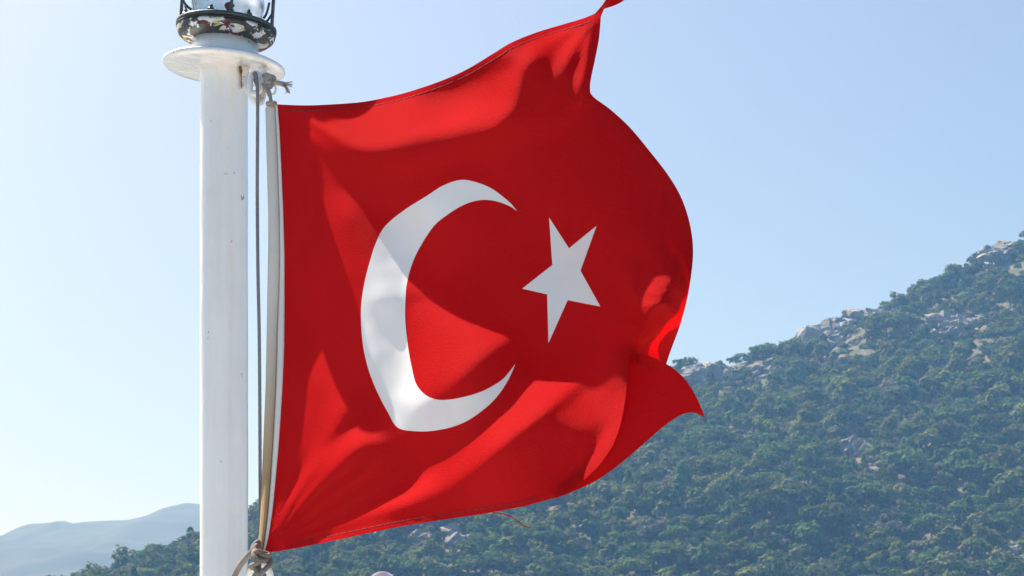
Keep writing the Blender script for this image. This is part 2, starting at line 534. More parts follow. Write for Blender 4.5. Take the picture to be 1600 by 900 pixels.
# (lobes, trunk height, material)
KINDS = []
g = np.random.default_rng(3)
def rnd_lobes(R0, H0, zc, n, flat, seed):
    gg = np.random.default_rng(seed)
    L = [(0, 0, zc, R0 * 0.72, R0 * 0.72, H0 * 0.72, 0.34)]
    for i in range(n):
        a = 2 * math.pi * (i + gg.uniform(0, 0.7)) / n
        q = gg.uniform(0.4, 0.75)
        s = gg.uniform(0.36, 0.58)
        L.append((R0 * q * math.cos(a), R0 * q * math.sin(a), zc + H0 * gg.uniform(-0.45, 0.5) * flat, R0 * s, R0 * s, H0 * s * 0.8, 0.66 / n))
    return L
KINDS.append((rnd_lobes(3.1, 2.6, 3.6, 6, 1.0, 1), 3.2, 0))
KINDS.append((rnd_lobes(3.6, 1.9, 4.2, 6, 0.8, 2), 4.0, 0))
KINDS.append((rnd_lobes(2.6, 2.9, 3.6, 5, 1.2, 3), 3.2, 1))
KINDS.append((rnd_lobes(2.5, 1.9, 1.9, 5, 0.8, 4), 1.5, 2))
KINDS.append(([(0, 0, 2.4, 2.0, 2.0, 1.5, 0.42), (0.2, 0, 4.2, 1.5, 1.5, 1.4, 0.33), (0.1, 0.1, 5.9, 0.8, 0.8, 1.3, 0.25)], 4.5, 0))
KINDS.append((rnd_lobes(1.8, 1.2, 1.0, 4, 0.7, 6), 0.7, 2))
CROWN = [crown_mesh(20 + i, k[0], 300 if i < 5 else 180, 0.34) for i, k in enumerate(KINDS)]

def project(P):
    P = np.asarray(P) - CAM
    return 800 + F * P[..., 0] / P[..., 1], HY - F * P[..., 2] / P[..., 1]

def hill_hit(px, py):
    ts = np.linspace(400, 900, 2500)
    P = CAM + ts[:, None] * np.array([(px - 800) / F, 1.0, (HY - py) / F])
    h = hill_h(P[:, 0], P[:, 1])
    k = np.argmax(h >= P[:, 2])
    if h[k] < P[k, 2]:
        k = np.argmin(np.where(ts < 800, P[:, 2] - h, 1e9))
    return np.array([P[k, 0], P[k, 1], h[k]])

# bare rock patches in photograph pixels: (px, py, half width px, half height px)
ROCKS = [(1572, 394, 40, 20, 'large bare rock crest at the top right of the ridge'),
         (1115, 586, 50, 30, 'pale rock cliff on the ridge just right of the flag'),
         (1182, 582, 26, 16, 'shaded rock face on the ridge below the lone skyline tree'),
         (1306, 516, 36, 28, 'rocky shoulder of the ridge left of the long outcrop'),
         (1362, 492, 34, 15, 'long low rock outcrop along the ridge crest'),
         (1500, 505, 46, 22, 'grey rock face among trees beneath the upper ridge'),
         (1330, 695, 24, 22, 'pale fissured crag alone in the middle of the wooded slope'),
         (1585, 855, 16, 11, 'smooth pinkish boulder at the lower right edge of the hillside'),
         (712, 842, 28, 26, 'tan split crag on the slope below the middle of the flag'),
         (655, 838, 20, 11, 'grey flat crag left of the tan split crag below the flag'),
         (876, 803, 13, 8, 'small grey rocks under the bottom right of the flag'),
         (640, 888, 18, 13, 'pale crag beside the white ball at the bottom edge'),
         (1415, 858, 9, 7, 'small tan boulder near the bottom of the slope'),
         (1475, 802, 10, 6, 'small grey boulder on the slope at the right')]
def rock_mat(name, a, b):
    m = Mat(name)
    col = m.ramp(m.noise(0.32, 6, 0.7), [(0.3, a), (0.7, b)])
    ochre = m.ramp(m.noise(0.12, 4, 0.6, m.mapping((1, 1, 1), (5, 5, 5))), [(0.55, 0.0), (0.7, 0.5)])
    col = m.mix(ochre, col, (0.36, 0.24, 0.15))
    return m.principled(col, 0.9, m.bump(m.noise(0.8, 6, 0.75), 1.0, 0.7))
ROCK = rock_mat('limestone', (0.17, 0.16, 0.155), (0.38, 0.345, 0.32))
def rock_mesh(hx, hz, seed):
    """a broken outcrop: tilted angular blocks (hulls of random points), larger ones at the back, split by ledges"""
    bm = bmesh.new()
    gg = random.Random(seed)
    n = max(10, int(hx * 4.0))
    tilt = gg.uniform(-0.35, 0.35)
    for i in range(n):
        s0 = gg.uniform(0.34, 0.46) if i < 4 else gg.uniform(0.10, 0.26)
        sc = Vector((hx * s0, max(hx, hz) * (0.22 if i >= 4 else 0.5) * gg.uniform(0.6, 1.2), hz * s0 * (gg.uniform(0.9, 1.5) if i >= 4 else 1.3)))
        off = Vector((hx * max(-0.85, min(0.85, gg.gauss(0, 0.42))), 0, hz * gg.uniform(-0.7, 0.4)))
        off.z += hz * 0.12 * (1 - (off.x / hx) ** 2) * gg.uniform(0, 1)
        off.y = off.z * 1.0 + (gg.uniform(-0.3, 0.1) * hz if i >= 4 else hz * 0.4)
        rot = Matrix.Rotation(tilt + gg.uniform(-0.25, 0.25), 4, 'Y') @ Matrix.Rotation(gg.uniform(0, 6), 4, 'Z')
        t = bmesh.new()
        for k in range(18):
            d = Vector((gg.gauss(0, 1), gg.gauss(0, 1), gg.gauss(0, 1))).normalized()
            m_ = max(abs(d.x), abs(d.y), abs(d.z))
            d = d / m_ ** 0.85
            t.verts.new(d * gg.uniform(0.8, 1.1))
        r = bmesh.ops.convex_hull(t, input=t.verts)
        bmesh.ops.delete(t, geom=[g_ for g_ in r['geom_interior'] if isinstance(g_, bmesh.types.BMVert)], context='VERTS')
        bmesh.ops.triangulate(t, faces=t.faces[:])
        bmesh.ops.subdivide_edges(t, edges=t.edges[:], cuts=2, use_grid_fill=True)
        for v in t.verts:
            c = v.co * (1 + 0.14 * noise.noise(v.co * 2.5 + Vector((seed, i, 4))) + 0.07 * (noise.cell(v.co * 4 + Vector((seed, i, 0))) - 0.5))
            q = rot @ Vector((c.x * sc.x, c.y * sc.y, c.z * sc.z))
            v.co = q + off
        me = bpy.data.meshes.new('t'); t.to_mesh(me); t.free(); bm.from_mesh(me); bpy.data.meshes.remove(me)
    me = bpy.data.meshes.new('rock'); bm.to_mesh(me); bm.free()
    return me
for i, (px, py, hw, hh, lab) in enumerate(ROCKS):
    P = hill_hit(px, py + hh * 0.4)
    s = P[1] / F
    o = link('boulder' if hw < 17 else 'rock_outcrop', rock_mesh(1.2 * hw * s, 1.2 * hh * s, 64 + i), ROCK, smooth=False)
    o.location = (P[0], P[1], P[2] + 0.30 * hh * s)
    tag(o, lab, 'boulder' if hw < 17 else 'rock', 'rocks on the hillside')

# positions of the wood
def scatter():
    pts = []
    cell = {}
    gg = np.random.default_rng(11)
    N = 60000
    X = gg.uniform(-260, 330, N); Y = gg.uniform(418, 735, N)
    Hh = hill_h(X, Y)
    px, py = project(np.stack([X, Y, Hh], -1))
    dens = 0.5 + 0.5 * vnoise(X, Y, 22, 21) + 0.3 * vnoise(X, Y, 60, 22)
    ok = (Hh > 1.5) & (px > -60) & (px < 1680) & (py < 960) & (py > 300)
    rk = np.ones(N, bool)
    for (a, b, w, h, _) in ROCKS:
        rk &= ~((np.abs(px - a) < w + 6) & (py - 20 < b + h) & (py > b - h * 0.6) & (vnoise(X, Y, 5, 40) < 0.45))
    ok &= rk
    big = gg.uniform(size=N)
    for i in np.nonzero(ok)[0]:
        if dens[i] < 0.12 and big[i] < 0.75: continue
        k = gg.choice(6, p=[0.27, 0.17, 0.17, 0.21, 0.02, 0.16])
        s = gg.uniform(0.72, 1.2) * (1.0 + 0.75 * gg.uniform() ** 3)
        s *= 0.8 if min((abs(px[i] - a) - w) ** 2 + max(0, abs(py[i] - b) - h) ** 2 if abs(px[i] - a) > w else max(0, abs(py[i] - b) - h) ** 2 for a, b, w, h, _ in ROCKS) < 900 else 1.0
        rr = [2.5, 2.9, 2.2, 1.9, 1.7, 1.3][k] * s
        cx, cy = int(X[i] // 4), int(Y[i] // 4)
        bad = False
        for a in (-1, 0, 1):
            for b in (-1, 0, 1):
                for (x2, y2, r2) in cell.get((cx + a, cy + b), ()):
                    if (X[i] - x2) ** 2 + ((Y[i] - y2)) ** 2 < (0.62 * (rr + r2)) ** 2: bad = True; break
        if bad: continue
        cell.setdefault((cx, cy), []).append((X[i], Y[i], rr))
        pts.append((X[i], Y[i], Hh[i], k, s, gg.uniform(0, 6.283), px[i], py[i]))
    return pts
PTS = scatter()
FLAG_BOX = lambda px, py: (425 < px < 1030 and py < 865 - (px - 425) * 0.16)
def vis_size(p):
    px, py = p[6], p[7]
    inside = 5 < px < 1595 and 300 < py < 915 and not FLAG_BOX(px, py) and not (300 < px < 395)
    return ([3.1, 3.6, 2.6, 2.5, 2.6, 1.6][p[3]] * p[4] / p[1]) if inside else 0.0
order = sorted(range(len(PTS)), key=lambda i: -vis_size(PTS[i]))
SINGLE = set(order[:290])
crown_me, trunk_me = [], []
for i, k in enumerate(KINDS):
    V, Fq = CROWN[i]
    me = np_mesh('crown', V, Fq); me.materials.append(LEAF[k[2]])
    crown_me.append(me)
    tm = trunk_mesh(k[1], 0.22 if i < 5 else 0.1); tm.materials.append(BARK)
    trunk_me.append(tm)
TREE_LAB = ['rounded dark green pine in the wood on the nearer hillside', 'spreading flat topped green pine in the wood on the nearer hillside',
            'tall olive green tree in the wood on the nearer hillside', 'low grey green bushy tree in the wood on the nearer hillside',
            'pointed dark green conifer in the wood on the nearer hillside', 'small grey green shrub in the wood on the nearer hillside']
TREE_NAME = ['pine_tree', 'pine_tree', 'olive_tree', 'bushy_tree', 'conifer_tree', 'shrub']
TREE_GROUP = ['rounded pines on the hillside', 'spreading pines on the hillside', 'olive green trees on the hillside', 'bushy trees on the hillside',
              'conifers on the hillside', 'shrubs on the hillside']
def place_tree(x, y, z, k, s, rz, label, group, sz=None):
    t = bpy.data.objects.new(TREE_NAME[k], None); C.objects.link(t)
    t.location = (x, y, z); t.rotation_euler = (0, 0, rz); t.scale = (s, s, s if sz is None else sz)
    tag(t, label, 'shrub' if k == 5 else 'tree', group)
    for nm, me in (('crown', crown_me[k]), ('trunk', trunk_me[k])):
        c = bpy.data.objects.new(nm, me); C.objects.link(c); c.parent = t
for i in sorted(SINGLE):
    x, y, z, k, s, rz, _, _ = PTS[i]
    place_tree(x, y, z - 0.15, k, s, rz, TREE_LAB[k], TREE_GROUP[k])
# the trees one can tell apart on the skyline
for (px, py, k, s, lab) in [(1234, 536, 0, 1.05, 'lone rounded tree on the skyline right of the ridge cliff'),
                            (1253, 532, 3, 0.8, 'smaller tree just right of the lone rounded skyline tree'),
                            (1521, 416, 4, 0.85, 'pointed tree on the skyline left of the top rock crest'),
                            (1412, 466, 1, 0.9, 'wispy spreading tree on the skyline above the long outcrop'),
                            (1478, 432, 1, 1.2, 'broad tree on the skyline midway up the upper ridge'),
                            (272, 886, 1, 0.9, 'spreading tree on the skyline left of the white pole'),
                            (243, 903, 1, 1.0, 'outer spreading tree on the skyline farther left of the pole')]:
    P = CAM + RY * np.array([(px - 800) / F, 1.0, 0]); z = float(hill_h(P[0], RY - 4))
    place_tree(P[0], RY - 4, z - 0.2, k, s, 1.0, lab, 'trees on the skyline')
# the rest of the wood as one mass
VV, FF, MI, off = [], [], [], 0
gr = np.random.default_rng(5)
for i, p in enumerate(PTS):
    if i in SINGLE: continue
    V, Fq = CROWN[p[3]]
    c, s_ = math.cos(p[5]), math.sin(p[5])
    Q = V * p[4] * np.array([1, 1, gr.uniform(0.85, 1.2)])
    Q = np.stack([Q[:, 0] * c - Q[:, 1] * s_, Q[:, 0] * s_ + Q[:, 1] * c, Q[:, 2]], -1) + np.array([p[0], p[1], p[2] - 0.15])
    VV.append(Q); FF.append(Fq + off); off += len(Q)
    MI.append(np.full(len(Fq), (KINDS[p[3]][2] * 2 + gr.integers(0, 2)), int))
wood = np_mesh('hillside_wood', np.vstack(VV), np.vstack(FF))
def leaf_mass(name, c):
    m = Mat(name)
    n1 = m.noise(0.9, 4, 0.6)
    patch = m.ramp(m.noise(0.12, 3, 0.5), [(0.3, 0.7), (0.7, 1.25)])
    col = m.mix(1.0, m.ramp(n1, [(0.25, tuple(0.6 * x for x in c)), (0.55, c), (0.8, (c[0] * 1.5, c[1] * 1.3, c[2] * 1.2))]), patch, 'MULTIPLY')
    d = m.n('BsdfDiffuse'); m.l(col, d.inputs[0]); t = m.n('BsdfTranslucent'); m.l(col, t.inputs[0])
    mx = m.n('MixShader'); mx.inputs[0].default_value = 0.28
    m.l(d.outputs[0], mx.inputs[1]); m.l(t.outputs[0], mx.inputs[2]); m.l(mx.outputs[0], m.out.inputs['Surface'])
    return m.m
wm = [leaf_mass('wood_a', (0.070, 0.112, 0.034)), leaf_mass('wood_b', (0.12, 0.165, 0.05)), leaf_mass('wood_c', (0.145, 0.17, 0.055)),
      leaf_mass('wood_d', (0.165, 0.185, 0.07)), leaf_mass('wood_e', (0.13, 0.14, 0.085)), leaf_mass('wood_f', (0.19, 0.175, 0.135))]
wo = link('hillside_wood', wood, wm, smooth=False)
wood.polygons.foreach_set('material_index', np.concatenate(MI))
tag(wo, 'dense mixed wood of green trees covering the nearer hillside', 'wood', kind='stuff')

# ------------------------------------------------------------------ the mast
MT = 4.1
MX = (350.0 - 800.0) / F * MT
MR = 0.0515
def zpix(py): return CZ + (HY - py) / F * MT
mast = empty('mast', (MX, MT, DZ), 'white glossy painted round steel mast with a flange under the lantern', 'mast')
ZF = zpix(105)
prof = [(MR + 0.02, DZ), (MR + 0.02, DZ + 0.015), (MR, DZ + 0.02)] + [(MR + 0.0002 * math.sin(z * 23), z) for z in np.linspace(DZ + 0.03, ZF - 0.012, 90)] + [(MR + 0.006, ZF - 0.004), (MR + 0.010, ZF + 0.004)]
T0 = Matrix.Translation((MX, MT, 0))
link('pole', lathe(prof, 72, 'pole', M=T0), PAINT, mast)
TILT = Matrix.Translation((MX, MT, ZF)) @ Matrix.Rotation(R(3.6), 4, 'Y')
FR = 0.131
flp = [(0.02, -0.006)] + [(r, -0.006) for r in (0.05, 0.08, 0.11)] + [(FR - 0.004, -0.0055), (FR - 0.0005, -0.003), (FR, 0.0), (FR - 0.001, 0.004), (FR - 0.005, 0.0065), (0.09, 0.008), (0.074, 0.009)]
link('flange', lathe(flp, 96, 'flange', wob=0.012, M=TILT), PAINT, mast)
link('collar', lathe([(0.074, 0.0085), (0.0725, 0.014), (0.072, 0.03), (0.072, 0.052)], 72, 'collar', M=TILT), PAINT, mast)
# eye loop welded under the flange and the oval link hanging in it
def depth_at(px, py, t): return at(px, py, t)
loop = catmull([at(386, 101, 4.075), at(384, 112, 4.045), at(383, 124, 4.015), at(385, 136, 4.0), at(391, 144, 3.99), at(399, 146, 3.985), at(406, 140, 3.985), at(410, 128, 3.99), at(413, 115, 4.03), at(413, 103, 4.075)], 6)
link('eye_loop', tube(loop, 0.0068, 14, name='eye_loop'), RING_PAINT, mast)
wl = []
for (x, y, t) in ((385.5, 106, 4.07), (413, 108, 4.07)):
    bm = bmesh.new(); bmesh.ops.create_icosphere(bm, subdivisions=3, radius=0.0125)
    for v in bm.verts:
        v.co.z *= 0.75; v.co *= 1 + 0.16 * noise.noise(v.co * 220)
    bmesh.ops.translate(bm, vec=at(x, y, t), verts=bm.verts)
    me = bpy.data.meshes.new('w'); bm.to_mesh(me); bm.free(); wl.append(me)
link('weld_bead', join(wl, 'weld_bead'), RING_PAINT, mast)
ang = np.linspace(0, 2 * math.pi, 49)[:-1]
ov = [at(401 + 10.5 * math.cos(a) - 2.0 * math.sin(a), 138.5 - 24 * math.sin(a), 4.0 + 0.012 * math.cos(a)) for a in ang]
link('link', tube(ov, 0.0062, 14, closed=True, name='link'), RING_PAINT, mast)
# rust run on the pole beside the loop: a thin flake of rust lying on the paint
def patch(poly_px, tfun, thick, name):
    P = [tuple(at(x, y, tfun(x, y))) for x, y in poly_px]
    bm = bmesh.new()
    fr = [bm.verts.new(p) for p in P]
    f = bm.faces.new(fr)
    r = bmesh.ops.extrude_face_region(bm, geom=[f])
    bmesh.ops.translate(bm, vec=(0, thick, 0), verts=[e for e in r['geom'] if isinstance(e, bmesh.types.BMVert)])
    bmesh.ops.triangulate(bm, faces=bm.faces[:])
    bmesh.ops.recalc_face_normals(bm, faces=bm.faces[:])
    me = bpy.data.meshes.new(name); bm.to_mesh(me); bm.free()
    return me
def on_pole(x, y):
    dx = (x - 800) / F * MT - MX
    return MT - math.sqrt(max(MR ** 2 - dx ** 2, 1e-6)) - 0.0016
tag(link('rust_run', patch([(373, 105), (375, 103.5), (378, 104), (380.5, 106), (380, 111), (378.9, 115), (378.6, 120), (379.2, 126), (378.3, 132), (378.0, 137), (376.8, 137.5), (376.4, 131), (376.9, 124), (376.2, 117), (374.2, 112)], on_pole, 0.004, 'rust_run'), RUST, mast, smooth=False), 'brown rust run down the white paint beside the eye loop')

# lower eye at the bottom of the frame where the halyard is made fast
eye = catmull([at(386, 905, 4.03), at(391, 893, 3.98), at(400, 884, 3.955), at(410, 882, 3.945), at(418, 889, 3.945), at(422, 902, 3.95), at(414, 925, 3.97), at(392, 930, 4.03)], 6)
link('eye_loop', tube(eye, 0.0075, 14, name='eye_loop_low'), RING_PAINT, mast)

# ------------------------------------------------------------------ the lantern on top of the mast
lan = empty('mast_lantern', (MX, MT, ZF + 0.05), 'old navigation lantern with peeling base and dark green cage on the white mast', 'lantern')
link('base_bowl', lathe([(0.070, 0.051), (0.082, 0.053), (0.094, 0.057), (0.1015, 0.063), (0.105, 0.070), (0.1055, 0.0765)], 96, 'base_bowl', wob=0.01, M=TILT), PEEL, lan)
link('gasket', lathe([(0.098, 0.0768), (0.1065, 0.0770), (0.107, 0.0805), (0.098, 0.0808)], 96, 'gasket', M=TILT), RUBBER, lan)
link('clamp_ring', lathe([(0.083, 0.0812), (0.1055, 0.0813), (0.1075, 0.0835), (0.107, 0.0885), (0.104, 0.0905), (0.083, 0.0905)], 96, 'clamp_ring', M=TILT), DARK, lan)
lensp = [(0.077, 0.092), (0.078, 0.10)] + [(0.0775 + 0.0015 * math.sin(z * 150), z) for z in np.linspace(0.11, 0.34, 30)] + [(0.076, 0.35)]
lens = link('lens', lathe(lensp, 72, 'lens', M=TILT), LENS, lan)
# cap above the frame
link('cap', lathe([(0.098, 0.351), (0.104, 0.355), (0.104, 0.368), (0.09, 0.395), (0.06, 0.42), (0.025, 0.432), (0.02, 0.46), (0.005, 0.465)], 64, 'cap', M=TILT), DARK, lan)
for a, w in ((182, 0.016), (-4, 0.015), (92, 0.014), (-76, 0.006)):
    A = TILT @ Matrix.Rotation(R(a), 4, 'Z')
    b = link('cage_bar', box(0.0985, 0, 0.222, 0.005, w, 0.268, M=A, bev=0.001, name='cage_bar'), DARK, lan, smooth=False)
for a in (168, 12, 196, -18):
    A = TILT @ Matrix.Rotation(R(a), 4, 'Z')
    pts = [A @ Vector(p) for p in ((0.098, 0, 0.135), (0.092, 0.006, 0.122), (0.086, 0.012, 0.114), (0.079, 0.016, 0.108))]
    link('brace', tube(catmull(pts, 4), 0.0028, 8, name='brace'), DARK, lan)
for a in (-102, -52, -150, 20, 70, 120, 165):
    A = TILT @ Matrix.Rotation(R(a), 4, 'Z') @ Matrix.Translation((0.0935, 0, 0))
    link('bolt', join([lathe([(0.0075, 0.0906), (0.0075, 0.096), (0.0062, 0.0975)], 6, 'bolt', M=A), lathe([(0.0036, 0.0976), (0.0036, 0.103), (0.003, 0.104)], 10, 'bolt', M=A)], 'bolt'), DARK, lan, smooth=False)
# maroon mark stuck on the lens
def on_lens(x, y):
    dx = (x - 800) / F * MT - MX
    return MT - math.sqrt(max(0.0795 ** 2 - dx ** 2, 1e-6)) - 0.001
flake_px = [(350, 8), (353, 4.5), (357, 3), (360, 2.2), (361, 5), (358.5, 7), (361, 9), (363.5, 7), (366, 6), (366.5, 10), (364, 11.5), (362.5, 10.5), (360, 11.5), (362, 13.5), (365, 14), (365.5, 17), (362, 19), (358, 18), (354, 15.5), (352, 12)]
link('paint_mark', patch(flake_px, on_lens, 0.0012, 'paint_mark'), FLAKE, lens, smooth=False)

# ------------------------------------------------------------------ the flag
# The cloth streams away from the sun: its mean plane W = 0 holds the mast axis and the sun. W (metres) is the
# billow off that plane; it is found by least squares from the slope each part of the cloth has towards the sun.
SH = np.array([SV[0], SV[1]]) / math.hypot(SV[0], SV[1])
NW = np.array([SH[1], -SH[0]])                       # right and away
NM = NW[0] * MX + NW[1] * MT
def flag_pt(px, py, w):
    px = np.asarray(px, float); py = np.asarray(py, float)
    rx = (px - 800) / F; rz = (HY - py) / F
    t = (NM + w) / (NW[0] * rx + NW[1])
    return np.stack([rx * t, t, CZ + rz * t], -1)

def sdf(poly, X, Y):
    """signed distance to polygon, negative inside"""
    P = np.asarray(poly, float); Q = np.roll(P, -1, 0)
    d = np.full(X.shape, 1e9); ins = np.zeros(X.shape, bool)
    for (x1, y1), (x2, y2) in zip(P, Q):
        ex, ey = x2 - x1, y2 - y1
        u = np.clip(((X - x1) * ex + (Y - y1) * ey) / (ex * ex + ey * ey + 1e-9), 0, 1)
        d = np.minimum(d, np.hypot(X - x1 - u * ex, Y - y1 - u * ey))
        c = ((y1 > Y) != (y2 > Y)) & (X < (x2 - x1) * (Y - y1) / (y2 - y1 + 1e-12) + x1)
        ins ^= c
    return np.where(ins, -d, d)

G = 5.0
gx = np.arange(396, 1126, G); gy = np.arange(-48, 894, G)
GX, GY = np.meshgrid(gx, gy)
Tm = np.full(GX.shape, -0.05)
def paint(poly, val, feather=10):
    global Tm
    val = val * 1.8 if val > 0.1 else val
    d = sdf(poly, GX, GY)
    m = np.clip(0.5 - d / (2 * feather), 0, 1); m = m * m * (3 - 2 * m)
    Tm = Tm * (1 - m) + val * m

TOPBAND = [(495, 150), (560, 145), (640, 125), (720, 95), (800, 45), (860, 25), (940, 5), (934, 60), (915, 112), (893, 118), (862, 88), (832, 90), (812, 108), (804, 140),
           (798, 168), (775, 196), (700, 206), (640, 216), (600, 229), (570, 233), (530, 226), (500, 213), (482, 196)]
# below the top ridge: cloth turned from the sun, glowing through
paint([(470, 195), (520, 235), (575, 245), (640, 225), (775, 205), (805, 170), (812, 115), (840, 92), (862, 92), (915, 165), (900, 210), (820, 230), (740, 245), (660, 268), (575, 282), (510, 250)], -0.16, 9)
paint([(565, 276), (640, 255), (720, 228), (790, 198), (860, 180), (905, 180), (870, 215), (780, 240), (690, 262), (610, 282)], -0.34, 10)
paint(TOPBAND, 0.42, 8)
paint([(655, 165), (700, 152), (760, 124), (800, 108), (812, 78), (780, 82), (720, 112), (655, 140)], 0.02, 9)
paint([(540, 205), (600, 205), (700, 175), (780, 150), (790, 175), (700, 198), (600, 224), (560, 228)], 0.62, 8)
paint([(840, 62), (900, 50), (915, 80), (880, 78)], 0.6, 8)
paint([(900, 78), (915, 78), (912, 96), (898, 100)], -0.05, 6)
paint([(915, 45), (940, 25), (936, 70), (926, 118), (912, 130), (918, 90)], -0.22, 6)
paint([(862, 95), (905, 95), (912, 130), (905, 160)], 0.16, 8)
paint([(912, 128), (923, 130), (926, 165), (915, 172), (906, 155)], -0.75, 5)
# lit patch through the crescent
paint([(521, 300), (540, 299), (570, 320), (602, 348), (650, 390), (700, 440), (640, 470), (590, 470), (574, 462), (550, 390)], 0.16, 5)
paint([(640, 412), (700, 442), (760, 474), (812, 508), (790, 532), (742, 562), (700, 606), (670, 622), (640, 640), (625, 620), (630, 560), (632, 480)], 0.36, 9)
paint([(640, 455), (668, 458), (668, 470), (640, 475)], 0.12, 5)
# the shadow band and the lower left triangle
paint([(480, 486), (500, 520), (530, 570), (562, 622), (540, 645), (505, 690), (470, 752), (464, 700), (474, 600)], 0.30, 6)
# ridges fanning out of the tied corner
paint([(425, 830), (462, 748), (498, 706), (556, 664), (604, 646), (612, 654), (590, 684), (545, 704), (492, 744), (448, 798)], 0.55, 7)
paint([(450, 810), (500, 750), (560, 710), (640, 690), (700, 690), (640, 740), (560, 780), (480, 830)], -0.14, 10)
paint([(495, 830), (560, 796), (640, 754), (700, 711), (760, 660), (800, 625), (840, 578), (880, 582), (920, 560), (960, 532), (994, 514), (986, 532), (940, 570), (900, 600), (860, 635),
       (800, 680), (740, 730), (700, 757), (640, 785), (580, 815), (500, 842)], 0.52, 7)
paint([(580, 822), (700, 770), (800, 700), (860, 660), (900, 660), (930, 690), (880, 745), (800, 785), (640, 812)], -0.13, 14)
paint([(862, 652), (900, 622), (962, 556), (980, 580), (976, 640), (945, 662), (905, 668)], 0.14, 8)
paint([(868, 770), (900, 735), (930, 703), (955, 660), (970, 606), (980, 620), (972, 668), (940, 722), (892, 764)], 0.52, 6)
# right billow
paint([(955, 182), (1000, 222), (1045, 280), (1062, 420), (1014, 425), (1006, 330), (985, 260)], -0.22, 8)
paint([(1016, 300), (1038, 296), (1046, 420), (1020, 424)], -0.08, 6)
paint([(1045, 240), (1100, 300), (1100, 500), (1060, 530), (1052, 430), (1050, 330)], -0.30, 12)
paint([(1004, 414), (1054, 410), (1052, 496), (1004, 502)], 0.6, 5)
for k in range(4):
    y0 = 428 + k * 19
    paint([(1012 - k * 3, y0 + 3), (1054 - k * 4, y0 - 4), (1052 - k * 4, y0 + 6), (1010 - k * 3, y0 + 13)], 0.55, 4)
    paint([(1010 - k * 3, y0 + 13), (1052 - k * 4, y0 + 7), (1052 - k * 4, y0 + 13), (1010 - k * 3, y0 + 19)], -0.15, 3)
paint([(1004, 500), (1035, 470), (1052, 440), (1075, 470), (1058, 520), (1038, 575), (1000, 575), (990, 560)], -0.62, 8)
paint([(1046, 478), (1072, 440), (1075, 480), (1058, 525), (1040, 578), (1004, 578), (1014, 540), (1034, 512)], -0.95, 5)
paint([(985, 545), (995, 515), (1008, 492), (1030, 478), (1012, 515), (992, 556)], -0.12, 5)

def cell_v():
    """photograph-pixel velocity when moving one metre away from the sun on the plane W = 0"""
    X = flag_pt(GX[:-1, :-1] + G / 2, GY[:-1, :-1] + G / 2, 0.0)
    X2 = X - SV * 1e-3
    a, b = project(X), project(X2)
    return (b[0] - a[0]) * 1e3, (b[1] - a[1]) * 1e3
VX, VY = cell_v()
VX /= G; VY /= G
def D(W):
    dx = 0.5 * (W[:-1, 1:] - W[:-1, :-1] + W[1:, 1:] - W[1:, :-1])
    dy = 0.5 * (W[1:, :-1] - W[:-1, :-1] + W[1:, 1:] - W[:-1, 1:])
    return VX * dx + VY * dy
def DT(r):
    o = np.zeros(GX.shape)
    a = 0.5 * VX * r; b = 0.5 * VY * r
    o[:-1, 1:] += a - b; o[:-1, :-1] += -a - b; o[1:, 1:] += a + b; o[1:, :-1] += -a + b
    return o
HM = G * 3.4 / F
def LX(W): return (W[:, 2:] - 2 * W[:, 1:-1] + W[:, :-2]) / HM ** 2
def LXT(r):
    o = np.zeros(GX.shape); o[:, 2:] += r; o[:, 1:-1] -= 2 * r; o[:, :-2] += r
    return o / HM ** 2
def LY(W): return (W[2:] - 2 * W[1:-1] + W[:-2]) / HM ** 2
def LYT(r):
    o = np.zeros(GX.shape); o[2:] += r; o[1:-1] -= 2 * r; o[:-2] += r
    return o / HM ** 2
LAM = 0.0048
LM = 1 - 0.62 * np.clip(1.3 - sdf([(1000, 420), (1060, 420), (1056, 500), (1000, 506)], GX, GY) / 14, 0, 1) * (np.abs(GX - 1030) < 50)
LM *= 1 - 0.45 * np.clip(0.5 - sdf([(780, 40), (950, 0), (932, 180), (850, 160), (790, 180)], GX, GY) / 30, 0, 1)
LM2 = LM ** 2
ANCH = np.full(GX.shape, 0.15 ** 2); AV = np.zeros(GX.shape)
def anchor(px, py, val, rad, wt):
    global ANCH, AV
    k = wt ** 2 * np.exp(-((GX - px) ** 2 + (GY - py) ** 2) / (2 * rad ** 2))
    AV[:] = (AV * ANCH + val * k) / (ANCH + k); ANCH[:] = ANCH + k
HOIST = [(433, 163), (436, 200), (439, 260), (442, 330), (444, 400), (444, 480), (443.5, 540), (441.5, 600), (438.5, 650), (435, 700), (430.5, 750), (425, 800), (419, 838), (413, 863)]
def hoist_w(y): return np.interp(y, [163, 480, 740, 863], [-0.02, -0.03, -0.042, -0.066])
for (x, y) in catmull(HOIST, 8): anchor(x, y, hoist_w(y), 7, 60)
